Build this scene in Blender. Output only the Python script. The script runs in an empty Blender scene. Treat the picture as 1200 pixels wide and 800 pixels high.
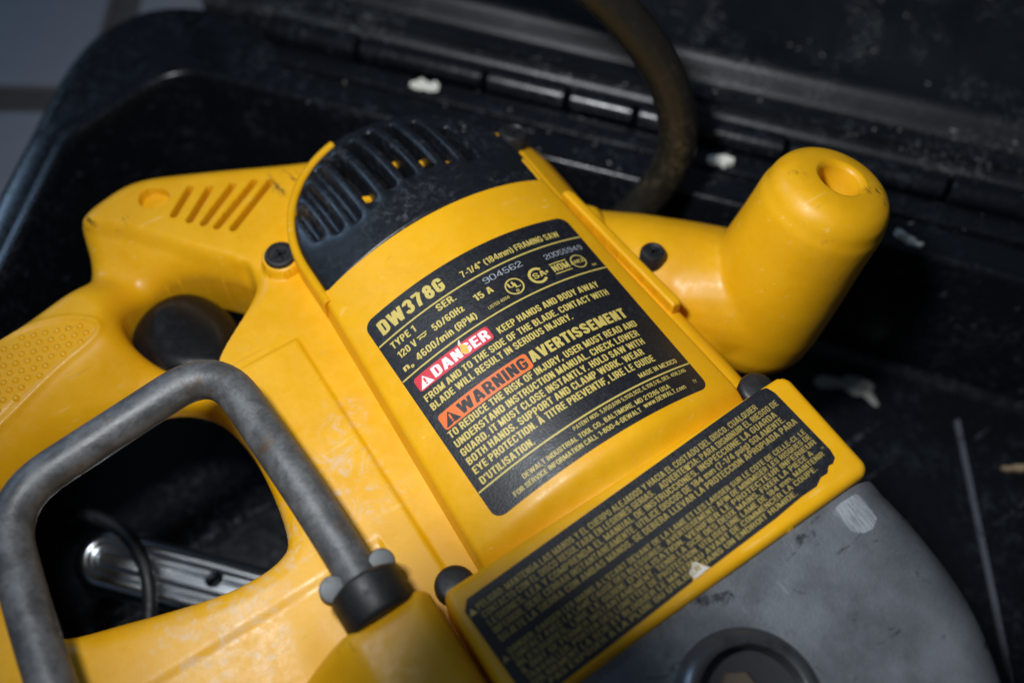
import bpy, bmesh, math, random
import numpy as np
from mathutils import Matrix, Vector

random.seed(7); np.random.seed(7)
scene = bpy.context.scene
S = 0.001            # the scene is written in millimetres
Z0 = 135.0           # height of the motor crest above the room floor

# ------------------------------------------------------------------ camera
PITCH, YAW, DIST, TX, TY = math.radians(60), math.radians(-33.5), 311.8, -5.924, 3.412
cy_, sy_ = math.cos(YAW), math.sin(YAW)
RI = Vector((cy_, sy_, 0))
FW = Vector((-sy_ * math.cos(PITCH), cy_ * math.cos(PITCH), -math.sin(PITCH)))
UP = RI.cross(FW)
CAMP = Vector((TX, TY, 0)) - FW * DIST
cam = bpy.data.cameras.new('camera')
cam.sensor_width = 36; cam.lens = 35
cam.clip_start = 0.01; cam.clip_end = 50
cam.dof.use_dof = True; cam.dof.focus_distance = 0.313; cam.dof.aperture_fstop = 4.4
cam_o = bpy.data.objects.new('camera', cam)
M = Matrix((RI, UP, -FW)).transposed().to_4x4()
M.translation = Vector((CAMP.x, CAMP.y, CAMP.z + Z0)) * S
cam_o.matrix_world = M
scene.collection.objects.link(cam_o); scene.camera = cam_o

# ------------------------------------------------------------------ world and lamps
world = bpy.data.worlds.new('World'); scene.world = world; world.use_nodes = True
bg = world.node_tree.nodes['Background']
bg.inputs[0].default_value = (0.55, 0.72, 1.0, 1); bg.inputs[1].default_value = 0.05

def look(o, loc, target):
    o.location = loc
    d = Vector(target) - Vector(loc)
    o.rotation_euler = d.to_track_quat('-Z', 'Y').to_euler()

FL = CAMP + UP * 105 - RI * 90 - FW * 10
flash = bpy.data.lights.new('flash', 'SPOT')
flash.energy = 6.8; flash.spot_size = math.radians(98); flash.spot_blend = 1.0
flash.shadow_soft_size = 0.026; flash.color = (0.93, 0.97, 1.0)
flash_o = bpy.data.objects.new('flash', flash); scene.collection.objects.link(flash_o)
look(flash_o, (FL.x * S, FL.y * S, (FL.z + Z0) * S), (0.055, 0.01, (Z0 - 10) * S))
# mask in the lamp paints the lens barrel's round shadow; no barrel is modelled
flash.use_nodes = True
lt = flash.node_tree; em = lt.nodes['Emission']
tc = lt.nodes.new('ShaderNodeTexCoord'); vm = lt.nodes.new('ShaderNodeVectorMath'); vm.operation = 'DOT_PRODUCT'
flash_o_mat = flash_o.rotation_euler.to_matrix()
bd = (Vector((-64, -92, -3)) - FL).normalized()
vm.inputs[1].default_value = flash_o_mat.transposed() @ bd
ab_ = lt.nodes.new('ShaderNodeMath'); ab_.operation = 'ABSOLUTE'
mr = lt.nodes.new('ShaderNodeMapRange'); mr.interpolation_type = 'SMOOTHSTEP'
mr.inputs['From Min'].default_value = math.cos(math.radians(7.8)); mr.inputs['From Max'].default_value = math.cos(math.radians(10.2))
mr.inputs['To Min'].default_value = 0.02; mr.inputs['To Max'].default_value = 1.0
nz = lt.nodes.new('ShaderNodeVectorMath'); nz.operation = 'NORMALIZE'
lt.links.new(tc.outputs['Normal'], nz.inputs[0]); lt.links.new(nz.outputs[0], vm.inputs[0])
lt.links.new(vm.outputs['Value'], ab_.inputs[0]); lt.links.new(ab_.outputs[0], mr.inputs['Value'])
lt.links.new(mr.outputs['Result'], em.inputs['Strength'])

win = bpy.data.lights.new('window_light', 'AREA')
win.shape = 'RECTANGLE'; win.size = 0.6; win.size_y = 0.5; win.energy = 11; win.color = (0.42, 0.66, 1.0)
win_o = bpy.data.objects.new('window_light', win); scene.collection.objects.link(win_o)
look(win_o, (-0.9, 2.2, 1.5), (0, 0, 0.1))

scene.view_settings.view_transform = 'Standard'; scene.view_settings.look = 'None'
scene.view_settings.exposure = 0; scene.view_settings.gamma = 1
scene.cycles.max_bounces = 8

# ------------------------------------------------------------------ materials
MATS = {}
def new_mat(name):
    m = bpy.data.materials.new(name); m.use_nodes = True; MATS[name] = m
    nt = m.node_tree
    return m, nt, nt.nodes['Principled BSDF']

def nd(nt, typ, **kw):
    n = nt.nodes.new(typ)
    for k, v in kw.items():
        if k.startswith('_'): setattr(n, k[1:], v)
        else: n.inputs[k].default_value = v
    return n

def ramp(nt, src, a, b, ca=0.0, cb=1.0):
    r = nd(nt, 'ShaderNodeMapRange'); r.interpolation_type = 'SMOOTHSTEP'
    r.inputs['From Min'].default_value = a; r.inputs['From Max'].default_value = b
    r.inputs['To Min'].default_value = ca; r.inputs['To Max'].default_value = cb
    nt.links.new(src, r.inputs['Value']); return r.outputs['Result']

def coord(nt, scale=(1, 1, 1), rot=(0, 0, 0)):
    t = nd(nt, 'ShaderNodeTexCoord'); mp = nd(nt, 'ShaderNodeMapping')
    mp.inputs['Scale'].default_value = scale; mp.inputs['Rotation'].default_value = rot
    nt.links.new(t.outputs['Object'], mp.inputs['Vector']); return mp.outputs['Vector']

def noise(nt, vec, scale, detail=3, rough=0.55, dist=0.0):
    n = nd(nt, 'ShaderNodeTexNoise', Scale=scale, Detail=detail, Roughness=rough, Distortion=dist)
    nt.links.new(vec, n.inputs['Vector']); return n.outputs['Fac']

def mixc(nt, fac, a, b):
    m = nd(nt, 'ShaderNodeMix'); m.data_type = 'RGBA'
    for sock, v in ((m.inputs[6], a), (m.inputs[7], b)):
        if isinstance(v, tuple): sock.default_value = (*v, 1)
        else: nt.links.new(v, sock)
    if isinstance(fac, float): m.inputs[0].default_value = fac
    else: nt.links.new(fac, m.inputs[0])
    return m.outputs[2]

def mul(nt, a, b, op='MULTIPLY'):
    m = nd(nt, 'ShaderNodeMath'); m.operation = op
    for i, v in enumerate((a, b)):
        if isinstance(v, (int, float)): m.inputs[i].default_value = v
        else: nt.links.new(v, m.inputs[i])
    return m.outputs[0]

def bump(nt, bsdf, h, strength, dist=0.0002):
    b = nd(nt, 'ShaderNodeBump', Strength=strength, Distance=dist)
    nt.links.new(h, b.inputs['Height']); nt.links.new(b.outputs['Normal'], bsdf.inputs['Normal'])

def yellow_mat(name, scuff=None, grain=0.12, dark=()):
    m, nt, b = new_mat(name)
    v = coord(nt)
    big = noise(nt, v, 60, 4)
    col = mixc(nt, ramp(nt, big, 0.3, 0.7), (0.735, 0.355, 0.003), (0.79, 0.395, 0.005))
    fine = noise(nt, v, 1300, 4, 0.65)
    spots = ramp(nt, noise(nt, v, 420, 5, 0.7), 0.70, 0.80)
    col = mixc(nt, mul(nt, spots, 0.35), col, (0.30, 0.16, 0.02))
    pale = ramp(nt, noise(nt, coord(nt, (1, 1, 1), (0.3, 0, 0.5)), 190, 6, 0.72), 0.685, 0.74)
    col = mixc(nt, mul(nt, pale, 0.16), col, (0.62, 0.50, 0.30))
    film = mul(nt, ramp(nt, noise(nt, v, 28, 6, 0.7, 0.5), 0.48, 0.72), ramp(nt, noise(nt, v, 520, 5, 0.7), 0.40, 0.66))
    col = mixc(nt, mul(nt, film, 0.26), col, (0.46, 0.29, 0.08))
    for rz, sc_, cc in ((0.4, 300, (0.86, 0.60, 0.22)), (-0.8, 240, (0.40, 0.20, 0.02)), (1.3, 420, (0.86, 0.62, 0.25))):
        sn = noise(nt, coord(nt, (0.07, 1, 1), (0, 0, rz)), sc_, 2, 0.5)
        col = mixc(nt, mul(nt, mul(nt, ramp(nt, sn, 0.69, 0.71), ramp(nt, big, 0.47, 0.62)), 0.24), col, cc)
    rough = ramp(nt, noise(nt, v, 240, 5, 0.7), 0.3, 0.7, 0.33, 0.50)
    if scuff:
        geo = nd(nt, 'ShaderNodeTexCoord')
        tot = None
        for (cx, cyy, cz, rad) in scuff:
            d = nd(nt, 'ShaderNodeVectorMath'); d.operation = 'DISTANCE'
            nt.links.new(geo.outputs['Object'], d.inputs[0])
            d.inputs[1].default_value = (cx * S, cyy * S, (cz + Z0) * S)
            f = ramp(nt, d.outputs['Value'], rad * S, rad * 0.3 * S)
            tot = f if tot is None else mul(nt, tot, f, 'MAXIMUM')
        sv = coord(nt, (1, 1, 1), (0, 0, 0.9))
        n1 = noise(nt, sv, 110, 8, 0.75, 1.2)
        n9 = noise(nt, sv, 330, 6, 0.75)
        mask = mul(nt, mul(nt, ramp(nt, mul(nt, n1, mul(nt, tot, 0.12), 'ADD'), 0.54, 0.76), tot), ramp(nt, n9, 0.34, 0.62))
        col = mixc(nt, mul(nt, mask, 0.62), col, (0.62, 0.52, 0.42))
    for (cx, cyy, cz, rad, rz) in dark:
        geo = nd(nt, 'ShaderNodeTexCoord'); d = nd(nt, 'ShaderNodeVectorMath'); d.operation = 'DISTANCE'
        nt.links.new(geo.outputs['Object'], d.inputs[0]); d.inputs[1].default_value = (cx * S, cyy * S, (cz + Z0) * S)
        f = ramp(nt, d.outputs['Value'], rad * S, rad * 0.4 * S)
        nn_ = noise(nt, coord(nt, (1, 0.25, 1), (0, 0, rz)), 420, 5, 0.7)
        col = mixc(nt, mul(nt, mul(nt, f, ramp(nt, nn_, 0.52, 0.62)), 0.8), col, (0.05, 0.035, 0.015))
    nt.links.new(col, b.inputs['Base Color']); nt.links.new(rough, b.inputs['Roughness'])
    b.inputs['Specular IOR Level'].default_value = 0.45
    bump(nt, b, fine, grain * 2.0, 0.00015)
    return m

yellow_mat('yellow_plastic', grain=0.10)
yellow_mat('yellow_body', scuff=[(-122, -20, -26, 36), (-100, -4, -24, 22), (-72, 0, -20, 26), (-60, 20, -20, 12)], grain=0.10, dark=[(-100, 144, -23, 7, 0.75), (-89, 133, -22, 5, 0.75), (-32, 118, -21, 9, 0.4), (-92, -50, -2, 8, 0.2)])
yellow_mat('yellow_knob', scuff=[(121, -22, 21, 10), (62, -4, -20, 9)], grain=0.06, dark=[(123, -22, 15, 9, 0.3), (100, -5, 15, 5, 1.0)])

def black_mat(name, base, dust, amount, rough=(0.38, 0.55), speck=0.5, scale=1.0, grain=0.15, scratch=0.0):
    m, nt, b = new_mat(name)
    v = coord(nt)
    big = noise(nt, v, 35 * scale, 5, 0.65)
    mid = noise(nt, v, 260 * scale, 6, 0.7, 0.4)
    f = mul(nt, ramp(nt, big, 0.42, 0.66), ramp(nt, mid, 0.46, 0.72))
    col = mixc(nt, mul(nt, f, amount), base, dust)
    sp = ramp(nt, noise(nt, v, 1100 * scale, 2, 0.6), 0.74, 0.80)
    spm = mul(nt, mul(nt, sp, ramp(nt, big, 0.40, 0.62)), speck)
    col = mixc(nt, spm, col, (0.34, 0.34, 0.33))
    if scratch:
        for rz, sc_ in ((0.55, 260), (-0.9, 330), (1.7, 200)):
            sn = noise(nt, coord(nt, (0.06, 1, 1), (0, 0, rz)), sc_, 2, 0.5)
            col = mixc(nt, mul(nt, mul(nt, ramp(nt, sn, 0.70, 0.72), ramp(nt, mid, 0.45, 0.62)), scratch), col, (0.12, 0.13, 0.15))
    nt.links.new(col, b.inputs['Base Color'])
    nt.links.new(ramp(nt, mid, 0.3, 0.7, *rough), b.inputs['Roughness'])
    bump(nt, b, noise(nt, v, 1500, 2), grain, 0.0001)
    return m

black_mat('black_cap', (0.0065, 0.0078, 0.0105), (0.085, 0.092, 0.105), 0.6, (0.30, 0.46), 0.9, 1.4)
black_mat('case_plastic', (0.0050, 0.0060, 0.0085), (0.050, 0.060, 0.075), 0.5, (0.20, 0.34), 0.55, 1.0, 0.15, 0.5)
black_mat('black_rubber', (0.012, 0.012, 0.013), (0.07, 0.075, 0.08), 0.5, (0.40, 0.6), 0.4)
black_mat('trigger_plastic', (0.005, 0.005, 0.0055), (0.016, 0.016, 0.018), 0.3, (0.28, 0.36), 0.1)
black_mat('cord_rubber', (0.013, 0.011, 0.008), (0.075, 0.058, 0.030), 0.7, (0.28, 0.42), 0.4)
black_mat('label_black', (0.0085, 0.0092, 0.012), (0.055, 0.065, 0.085), 0.3, (0.38, 0.55), 0.55, 2.2, 1.0)
MATS['trigger_plastic'].node_tree.nodes['Principled BSDF'].inputs['Specular IOR Level'].default_value = 0.5
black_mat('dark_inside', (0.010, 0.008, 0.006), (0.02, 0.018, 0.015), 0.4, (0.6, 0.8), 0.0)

def simple(name, col, rough=0.5, metal=0.0, worn=0.0, wornc=(0.05, 0.05, 0.05), wscale=500):
    m, nt, b = new_mat(name)
    v = coord(nt); n = noise(nt, v, wscale, 5, 0.7)
    c = mixc(nt, mul(nt, ramp(nt, n, 0.5, 0.72), worn), col, wornc)
    nt.links.new(c, b.inputs['Base Color'])
    b.inputs['Roughness'].default_value = rough; b.inputs['Metallic'].default_value = metal
    return m

simple('ink_yellow', (0.56, 0.43, 0.105), 0.5, 0, 0.35, (0.16, 0.12, 0.04), 700)
simple('ink_dim', (0.34, 0.25, 0.06), 0.5, 0, 0.7, (0.10, 0.08, 0.03), 900)
simple('ink_white', (0.80, 0.70, 0.70), 0.5, 0, 0.12, (0.5, 0.3, 0.3), 700)
simple('ink_grey', (0.33, 0.35, 0.38), 0.5, 0, 0.6, (0.06, 0.06, 0.07), 1500)
simple('ink_black', (0.012, 0.012, 0.014), 0.5, 0, 0.25, (0.25, 0.09, 0.03), 900)
simple('print_red', (0.60, 0.030, 0.045), 0.45, 0, 0.2, (0.7, 0.25, 0.25), 600)
simple('print_orange', (0.72, 0.145, 0.022), 0.45, 0, 0.2, (0.55, 0.25, 0.12), 600)
simple('chip_yellow', (0.70, 0.42, 0.05), 0.6, 0, 0.5, (0.5, 0.45, 0.35), 900)
simple('paper_white', (0.66, 0.60, 0.52), 0.8, 0, 0.5, (0.55, 0.33, 0.16), 500)
simple('wood_chip_pale', (0.78, 0.75, 0.66), 0.8, 0, 0.4, (0.40, 0.33, 0.22), 600)
simple('crumb', (0.26, 0.26, 0.25), 0.9, 0, 0.6, (0.2, 0.19, 0.17), 300)
simple('wood_chip_brown', (0.36, 0.25, 0.15), 0.8, 0, 0.4, (0.20, 0.13, 0.07), 600)
simple('paint_smear', (0.30, 0.30, 0.27), 0.7, 0, 0.97, (0.012, 0.013, 0.016), 130)
simple('screw_steel', (0.13, 0.135, 0.14), 0.55, 0.3, 0.8, (0.06, 0.055, 0.05), 400)
simple('bolt_rust', (0.13, 0.095, 0.07), 0.5, 0.4, 0.6, (0.10, 0.07, 0.05), 300)
simple('rib_grey', (0.11, 0.12, 0.14), 0.5, 0.0, 0.85, (0.012, 0.014, 0.018), 220)  # grey broken by near-black patches, paler than the case plastic
simple('boss_metal', (0.075, 0.078, 0.082), 0.30, 0.5, 0.7, (0.03, 0.03, 0.03), 120)
simple('boss_dirt', (0.030, 0.027, 0.022), 0.7, 0.0, 0.9, (0.42, 0.36, 0.26), 160)
def scrape_mat():
    m, nt, b = new_mat('bright_scrape')
    n1 = noise(nt, coord(nt, (5, 0.4, 1), (0, 0, 0.45)), 500, 5, 0.7); n2 = noise(nt, coord(nt), 160, 4, 0.6)
    col = mixc(nt, ramp(nt, n1, 0.35, 0.65), (0.36, 0.37, 0.39), (0.72, 0.74, 0.77))
    nt.links.new(mixc(nt, mul(nt, ramp(nt, n2, 0.5, 0.62), 0.35), col, (0.22, 0.23, 0.245)), b.inputs['Base Color'])
    b.inputs['Metallic'].default_value = 0.6; b.inputs['Roughness'].default_value = 0.34
    bump(nt, b, n1, 0.5, 0.0002)
scrape_mat()
simple('chrome', (0.88, 0.94, 1.0), 0.20, 1.0, 0.25, (0.45, 0.48, 0.52), 150)
simple('grout', (0.11, 0.085, 0.075), 0.9, 0, 0.4, (0.05, 0.04, 0.03), 80)
simple('tile_grey', (0.30, 0.285, 0.30), 0.55, 0, 0.35, (0.24, 0.23, 0.24), 14)

def rod_mat():
    m, nt, b = new_mat('hook_steel')
    v = coord(nt)
    n1 = noise(nt, v, 130, 6, 0.7); n2 = noise(nt, v, 700, 4, 0.6)
    col = mixc(nt, ramp(nt, n1, 0.35, 0.65), (0.078, 0.079, 0.081), (0.145, 0.147, 0.15))
    col = mixc(nt, mul(nt, ramp(nt, n2, 0.55, 0.70), 0.5), col, (0.06, 0.055, 0.05))
    col = mixc(nt, mul(nt, ramp(nt, noise(nt, v, 85, 5, 0.7), 0.56, 0.70), 0.8), col, (0.11, 0.066, 0.038))
    nt.links.new(col, b.inputs['Base Color'])
    b.inputs['Metallic'].default_value = 0.35
    nt.links.new(ramp(nt, n1, 0.3, 0.7, 0.42, 0.58), b.inputs['Roughness'])
    bump(nt, b, n2, 0.35, 0.0003)
rod_mat()

def gear_mat():
    m, nt, b = new_mat('cast_grey')
    v = coord(nt)
    n1 = noise(nt, v, 45, 5, 0.65); n2 = noise(nt, v, 1300, 3, 0.6)
    col = mixc(nt, ramp(nt, n1, 0.3, 0.7), (0.125, 0.135, 0.148), (0.195, 0.206, 0.222))
    vs = coord(nt, (1, 1.9, 1), (0, 0, 0.9))
    marks = ramp(nt, noise(nt, vs, 85, 4, 0.62, 0.6), 0.59, 0.70)
    col = mixc(nt, mul(nt, marks, 0.9), col, (0.022, 0.024, 0.03))
    light = ramp(nt, noise(nt, coord(nt, (6, 0.6, 1), (0, 0, 0.5)), 60, 5, 0.7), 0.64, 0.72)
    col = mixc(nt, mul(nt, light, 0.6), col, (0.36, 0.37, 0.39))
    col = mixc(nt, mul(nt, ramp(nt, n2, 0.5, 0.8), 0.35), col, (0.27, 0.28, 0.30))
    nt.links.new(col, b.inputs['Base Color'])
    b.inputs['Metallic'].default_value = 0.4
    nt.links.new(ramp(nt, n1, 0.3, 0.7, 0.28, 0.46), b.inputs['Roughness'])
    bump(nt, b, n2, 0.5, 0.0003)
gear_mat()

def lid_mat():
    m, nt, b = new_mat('lid_plastic')
    v = coord(nt)
    big = noise(nt, v, 14, 5, 0.6)
    col = mixc(nt, ramp(nt, big, 0.35, 0.7), (0.0045, 0.0055, 0.0078), (0.009, 0.0105, 0.0135))
    dust = mul(nt, ramp(nt, noise(nt, coord(nt, (1, 1, 1), (0, 0, 0.9)), 22, 6, 0.7, 0.8), 0.47, 0.62),
               ramp(nt, noise(nt, v, 600, 4, 0.7), 0.52, 0.68))
    col = mixc(nt, mul(nt, dust, 0.75), col, (0.26, 0.265, 0.26))
    nt.links.new(col, b.inputs['Base Color'])
    nt.links.new(ramp(nt, big, 0.3, 0.7, 0.35, 0.5), b.inputs['Roughness'])
    bump(nt, b, noise(nt, v, 420, 4, 0.7), 0.35, 0.0004)
lid_mat()

# ------------------------------------------------------------------ mesh helpers
COL = scene.collection
def mesh_obj(name, verts, faces, mat, parent=None, smooth=True, angle=35):
    me = bpy.data.meshes.new(name)
    v = np.asarray(verts, dtype=float).reshape(-1, 3).copy()
    v[:, 2] += Z0; v *= S
    me.from_pydata(v.tolist(), [], [list(f) for f in faces])
    me.validate()
    bm = bmesh.new(); bm.from_mesh(me)
    bm.to_mesh(me); bm.free()
    me.materials.append(MATS[mat])
    if smooth:
        me.shade_smooth(); me.set_sharp_from_angle(angle=math.radians(angle))
    o = bpy.data.objects.new(name, me); COL.objects.link(o)
    if parent is not None: attach(o, parent)
    return o

def attach(o, parent):
    o.parent = parent
    o.matrix_parent_inverse = world_of(parent).inverted()

def world_of(o):
    if o.parent is None: return o.matrix_basis.copy()
    return world_of(o.parent) @ o.matrix_parent_inverse @ o.matrix_basis

def tag(o, label, cat, group=None):
    o['label'] = label; o['category'] = cat
    if group: o['group'] = group
    return o

def thing(name, label, cat, loc):
    o = bpy.data.objects.new(name, None); COL.objects.link(o)
    o.empty_display_size = 0.02
    o.location = (loc[0] * S, loc[1] * S, (loc[2] + Z0) * S)
    return tag(o, label, cat)

def smoothstep(a, b, x):
    t = np.clip((x - a) / (b - a), 0, 1); return t * t * (3 - 2 * t)

def catmull(pts, n=6, closed=True):
    p = np.asarray(pts, float); N = len(p); out = []
    for i in range(N if closed else N - 1):
        if closed: a, b, c, d = p[i - 1], p[i], p[(i + 1) % N], p[(i + 2) % N]
        else: a, b, c, d = p[max(i - 1, 0)], p[i], p[i + 1], p[min(i + 2, N - 1)]
        for k in range(n):
            t = k / n
            out.append(0.5 * ((2 * b) + (c - a) * t + (2 * a - 5 * b + 4 * c - d) * t * t + (3 * b - a - 3 * c + d) * t ** 3))
    if not closed: out.append(p[-1])
    return np.array(out)

def dist_poly(X, Y, poly, closed=True):
    d = np.full(X.shape, 1e9); N = len(poly)
    for i in range(N if closed else N - 1):
        a = poly[i]; b = poly[(i + 1) % N]; e = b - a
        t = np.clip(((X - a[0]) * e[0] + (Y - a[1]) * e[1]) / (e @ e + 1e-12), 0, 1)
        d = np.minimum(d, (X - a[0] - t * e[0]) ** 2 + (Y - a[1] - t * e[1]) ** 2)
    return np.sqrt(d)

def sd_poly(X, Y, poly):
    """positive inside"""
    poly = np.asarray(poly, float)
    ins = np.zeros(X.shape, bool); N = len(poly)
    for i in range(N):
        a = poly[i]; b = poly[(i + 1) % N]
        c = (a[1] > Y) != (b[1] > Y)
        with np.errstate(divide='ignore', invalid='ignore'):
            ins ^= c & (X < (b[0] - a[0]) * (Y - a[1]) / (b[1] - a[1] + 1e-15) + a[0])
    d = dist_poly(X, Y, poly)
    return np.where(ins, d, -d)

def sd_rrect(X, Y, x0, x1, y0, y1, r):
    qx = np.abs(X - (x0 + x1) / 2) - (x1 - x0) / 2 + r
    qy = np.abs(Y - (y0 + y1) / 2) - (y1 - y0) / 2 + r
    return r - np.hypot(np.maximum(qx, 0), np.maximum(qy, 0)) - np.minimum(np.maximum(qx, qy), 0)

def edge_round(d, r):
    dd = np.clip(d, 0, r)
    return -(r - np.sqrt(np.maximum(r * r - (r - dd) ** 2, 0)))

def heightfield(sd, zf, bounds, step, depth=None, zbot=None):
    """sheet over the plan region sd>0 with heights zf(X,Y,sd), its rim dropped by depth or to zbot"""
    x0, x1, y0, y1 = bounds
    xs = np.arange(x0, x1 + step, step); ys = np.arange(y0, y1 + step, step)
    X, Y = np.meshgrid(xs, ys, indexing='ij')
    D = sd(X, Y)
    D = np.where(np.abs(D) < 0.04 * step, 0.04 * step, D)
    nx, ny = D.shape
    pos = D > 0
    vid = -np.ones(D.shape, int); vid[pos] = np.arange(pos.sum())
    px = list(X[pos]); py = list(Y[pos])
    faces = []; edge = {}; bedges = []
    full = pos[:-1, :-1] & pos[1:, :-1] & pos[1:, 1:] & pos[:-1, 1:]
    I, J = np.nonzero(full)
    faces = np.stack([vid[I, J], vid[I + 1, J], vid[I + 1, J + 1], vid[I, J + 1]], -1).tolist()
    anyp = (pos[:-1, :-1] | pos[1:, :-1] | pos[1:, 1:] | pos[:-1, 1:]) & ~full
    for i, j in zip(*np.nonzero(anyp)):
        cs = [(i, j), (i + 1, j), (i + 1, j + 1), (i, j + 1)]
        poly = []; cut = []
        for k in range(4):
            a = cs[k]; b = cs[(k + 1) % 4]
            if pos[a]: poly.append(vid[a])
            if pos[a] != pos[b]:
                key = (min(a, b), max(a, b))
                if key not in edge:
                    t = D[a] / (D[a] - D[b])
                    edge[key] = len(px)
                    px.append(X[a] + (X[b] - X[a]) * t); py.append(Y[a] + (Y[b] - Y[a]) * t)
                poly.append(edge[key]); cut.append((edge[key], pos[a]))
        if len(poly) >= 3: faces.append(poly)
        if len(cut) == 2:
            (e1, out1), (e2, out2) = cut
            bedges.append((e1, e2) if out1 else (e2, e1))
    px = np.array(px); py = np.array(py)
    d = np.maximum(sd(px, py), 0)
    z = zf(px, py, d)
    verts = np.stack([px, py, z], -1)
    if depth is not None or zbot is not None:
        low = {}; extra = []
        n = len(verts)
        for e in bedges:
            for q in e:
                if q not in low:
                    low[q] = n + len(extra)
                    zz = zbot if zbot is not None else verts[q][2] - depth
                    extra.append((verts[q][0], verts[q][1], zz))
            faces.append([e[1], e[0], low[e[0]], low[e[1]]])
        if extra: verts = np.vstack([verts, np.array(extra)])
    return verts, faces

def hf_obj(name, mat, parent, sd, zf, bounds, step, depth=None, zbot=None, angle=50):
    v, f = heightfield(sd, zf, bounds, step, depth, zbot)
    return mesh_obj(name, v, f, mat, parent, True, angle)

def frame_of(d):
    d = Vector(d).normalized()
    a = Vector((0, 0, 1)) if abs(d.z) < 0.9 else Vector((1, 0, 0))
    u = d.cross(a).normalized(); w = d.cross(u).normalized()
    return d, u, w

def lathe(profile, origin, axis, n=48):
    """profile = (distance along the axis, radius)"""
    d, u, w = frame_of(axis); o = Vector(origin)
    V, F = [], []
    for (h, r) in profile:
        for k in range(n):
            a = 2 * math.pi * k / n
            V.append(o + d * h + (u * math.cos(a) + w * math.sin(a)) * r)
    for i in range(len(profile) - 1):
        for k in range(n):
            k2 = (k + 1) % n
            F.append((i * n + k, i * n + k2, (i + 1) * n + k2, (i + 1) * n + k))
    F.append(tuple(range(n))[::-1]); F.append(tuple((len(profile) - 1) * n + k for k in range(n)))
    return [tuple(v) for v in V], F

def tube(path, rad, n=20, cap=True):
    P = [Vector(p) for p in path]; V, F = [], []
    u = None
    for i, p in enumerate(P):
        t = (P[min(i + 1, len(P) - 1)] - P[max(i - 1, 0)]).normalized()
        if u is None: _, u, _ = frame_of(t)
        u = (u - t * u.dot(t)).normalized(); w = t.cross(u)
        r = rad(i / (len(P) - 1)) if callable(rad) else rad
        ra, rb = r if isinstance(r, tuple) else (r, r)
        for k in range(n):
            a = 2 * math.pi * k / n
            V.append(tuple(p + u * math.cos(a) * ra + w * math.sin(a) * rb))
    for i in range(len(P) - 1):
        for k in range(n):
            k2 = (k + 1) % n
            F.append((i * n + k, i * n + k2, (i + 1) * n + k2, (i + 1) * n + k))
    if cap:
        F.append(tuple(range(n))[::-1]); F.append(tuple((len(P) - 1) * n + k for k in range(n)))
    return V, F

def rounded_path(pts, rad, n=8):
    P = [Vector(p) for p in pts]; out = [P[0]]
    for i in range(1, len(P) - 1):
        a = (P[i - 1] - P[i]).normalized(); b = (P[i + 1] - P[i]).normalized()
        s = P[i] + a * rad; e = P[i] + b * rad
        for k in range(n + 1):
            t = k / n
            out.append(s * (1 - t) ** 2 + P[i] * 2 * t * (1 - t) + e * t * t)
    out.append(P[-1])
    res = [out[0]]
    for q in out[1:]:
        L = (q - res[-1]).length; m = max(1, int(L / 6))
        a = res[-1]
        for k in range(1, m + 1): res.append(a.lerp(q, k / m))
    return res

def join(parts):
    V, F = [], []
    for v, f in parts:
        n = len(V); V += [tuple(x) for x in v]; F += [tuple(i + n for i in q) for q in f]
    return V, F

def fuse(name, parts, mat, parent, voxel, smooth_it):
    """melts overlapping closed shapes into one moulded skin"""
    V, F = join(parts)
    o = mesh_obj(name, V, F, mat, None, False)
    r = o.modifiers.new('r', 'REMESH'); r.mode = 'VOXEL'; r.voxel_size = voxel * S
    s = o.modifiers.new('s', 'SMOOTH'); s.factor = 0.5; s.iterations = smooth_it
    dg = bpy.context.evaluated_depsgraph_get()
    me = bpy.data.meshes.new_from_object(o.evaluated_get(dg))
    old = o.data; o.modifiers.clear(); o.data = me; bpy.data.meshes.remove(old)
    if not me.materials: me.materials.append(MATS[mat])
    me.shade_smooth()
    if parent is not None: attach(o, parent)
    return o

# ------------------------------------------------------------------ room floor
floor = mesh_obj('floor', [(-1500, -1500, -135), (1500, -1500, -135), (1500, 1500, -135), (-1500, 1500, -135)], [(0, 1, 2, 3)], 'grout', None, False)
floor['kind'] = 'structure'
GU = Vector((-sy_, cy_, 0))                      # ground direction away from the viewer
def on_floor(px, py, z):
    f = 1200 * 35 / 36
    d = FW + RI * ((px - 600) / f) - UP * ((py - 400) / f)
    return CAMP + d * ((z - CAMP.z) / d.z)
g1 = on_floor(30, 116, -133); g2 = on_floor(145, 10, -133)
ax = g2.dot(RI); ay = g1.dot(GU)
TILE, GAP = 330.0, 17.0
tv, tf = heightfield(lambda X, Y: sd_rrect(X, Y, -(TILE - GAP) / 2, (TILE - GAP) / 2, -(TILE - GAP) / 2, (TILE - GAP) / 2, 3),
                     lambda X, Y, d: edge_round(d, 2.5), (-160.1, 160.1, -160.1, 160.1), 5, zbot=-2.2)
tile0 = None
for i in (-2, -1, 0, 1):
    for j in (-1, 0, 1):
        c = RI * (ax + (i + 0.5) * TILE) + GU * (ay + (j + 0.5) * TILE)
        if tile0 is None:
            tile0 = mesh_obj('tile', [(v[0], v[1], v[2] - Z0) for v in tv], tf, 'tile_grey', None); t = tile0
        else:
            t = tile0.copy(); COL.objects.link(t)
        t.location = (c.x * S, c.y * S, (-132.4 + Z0) * S); t.rotation_euler = (0, 0, YAW)
        t.parent = floor

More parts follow.
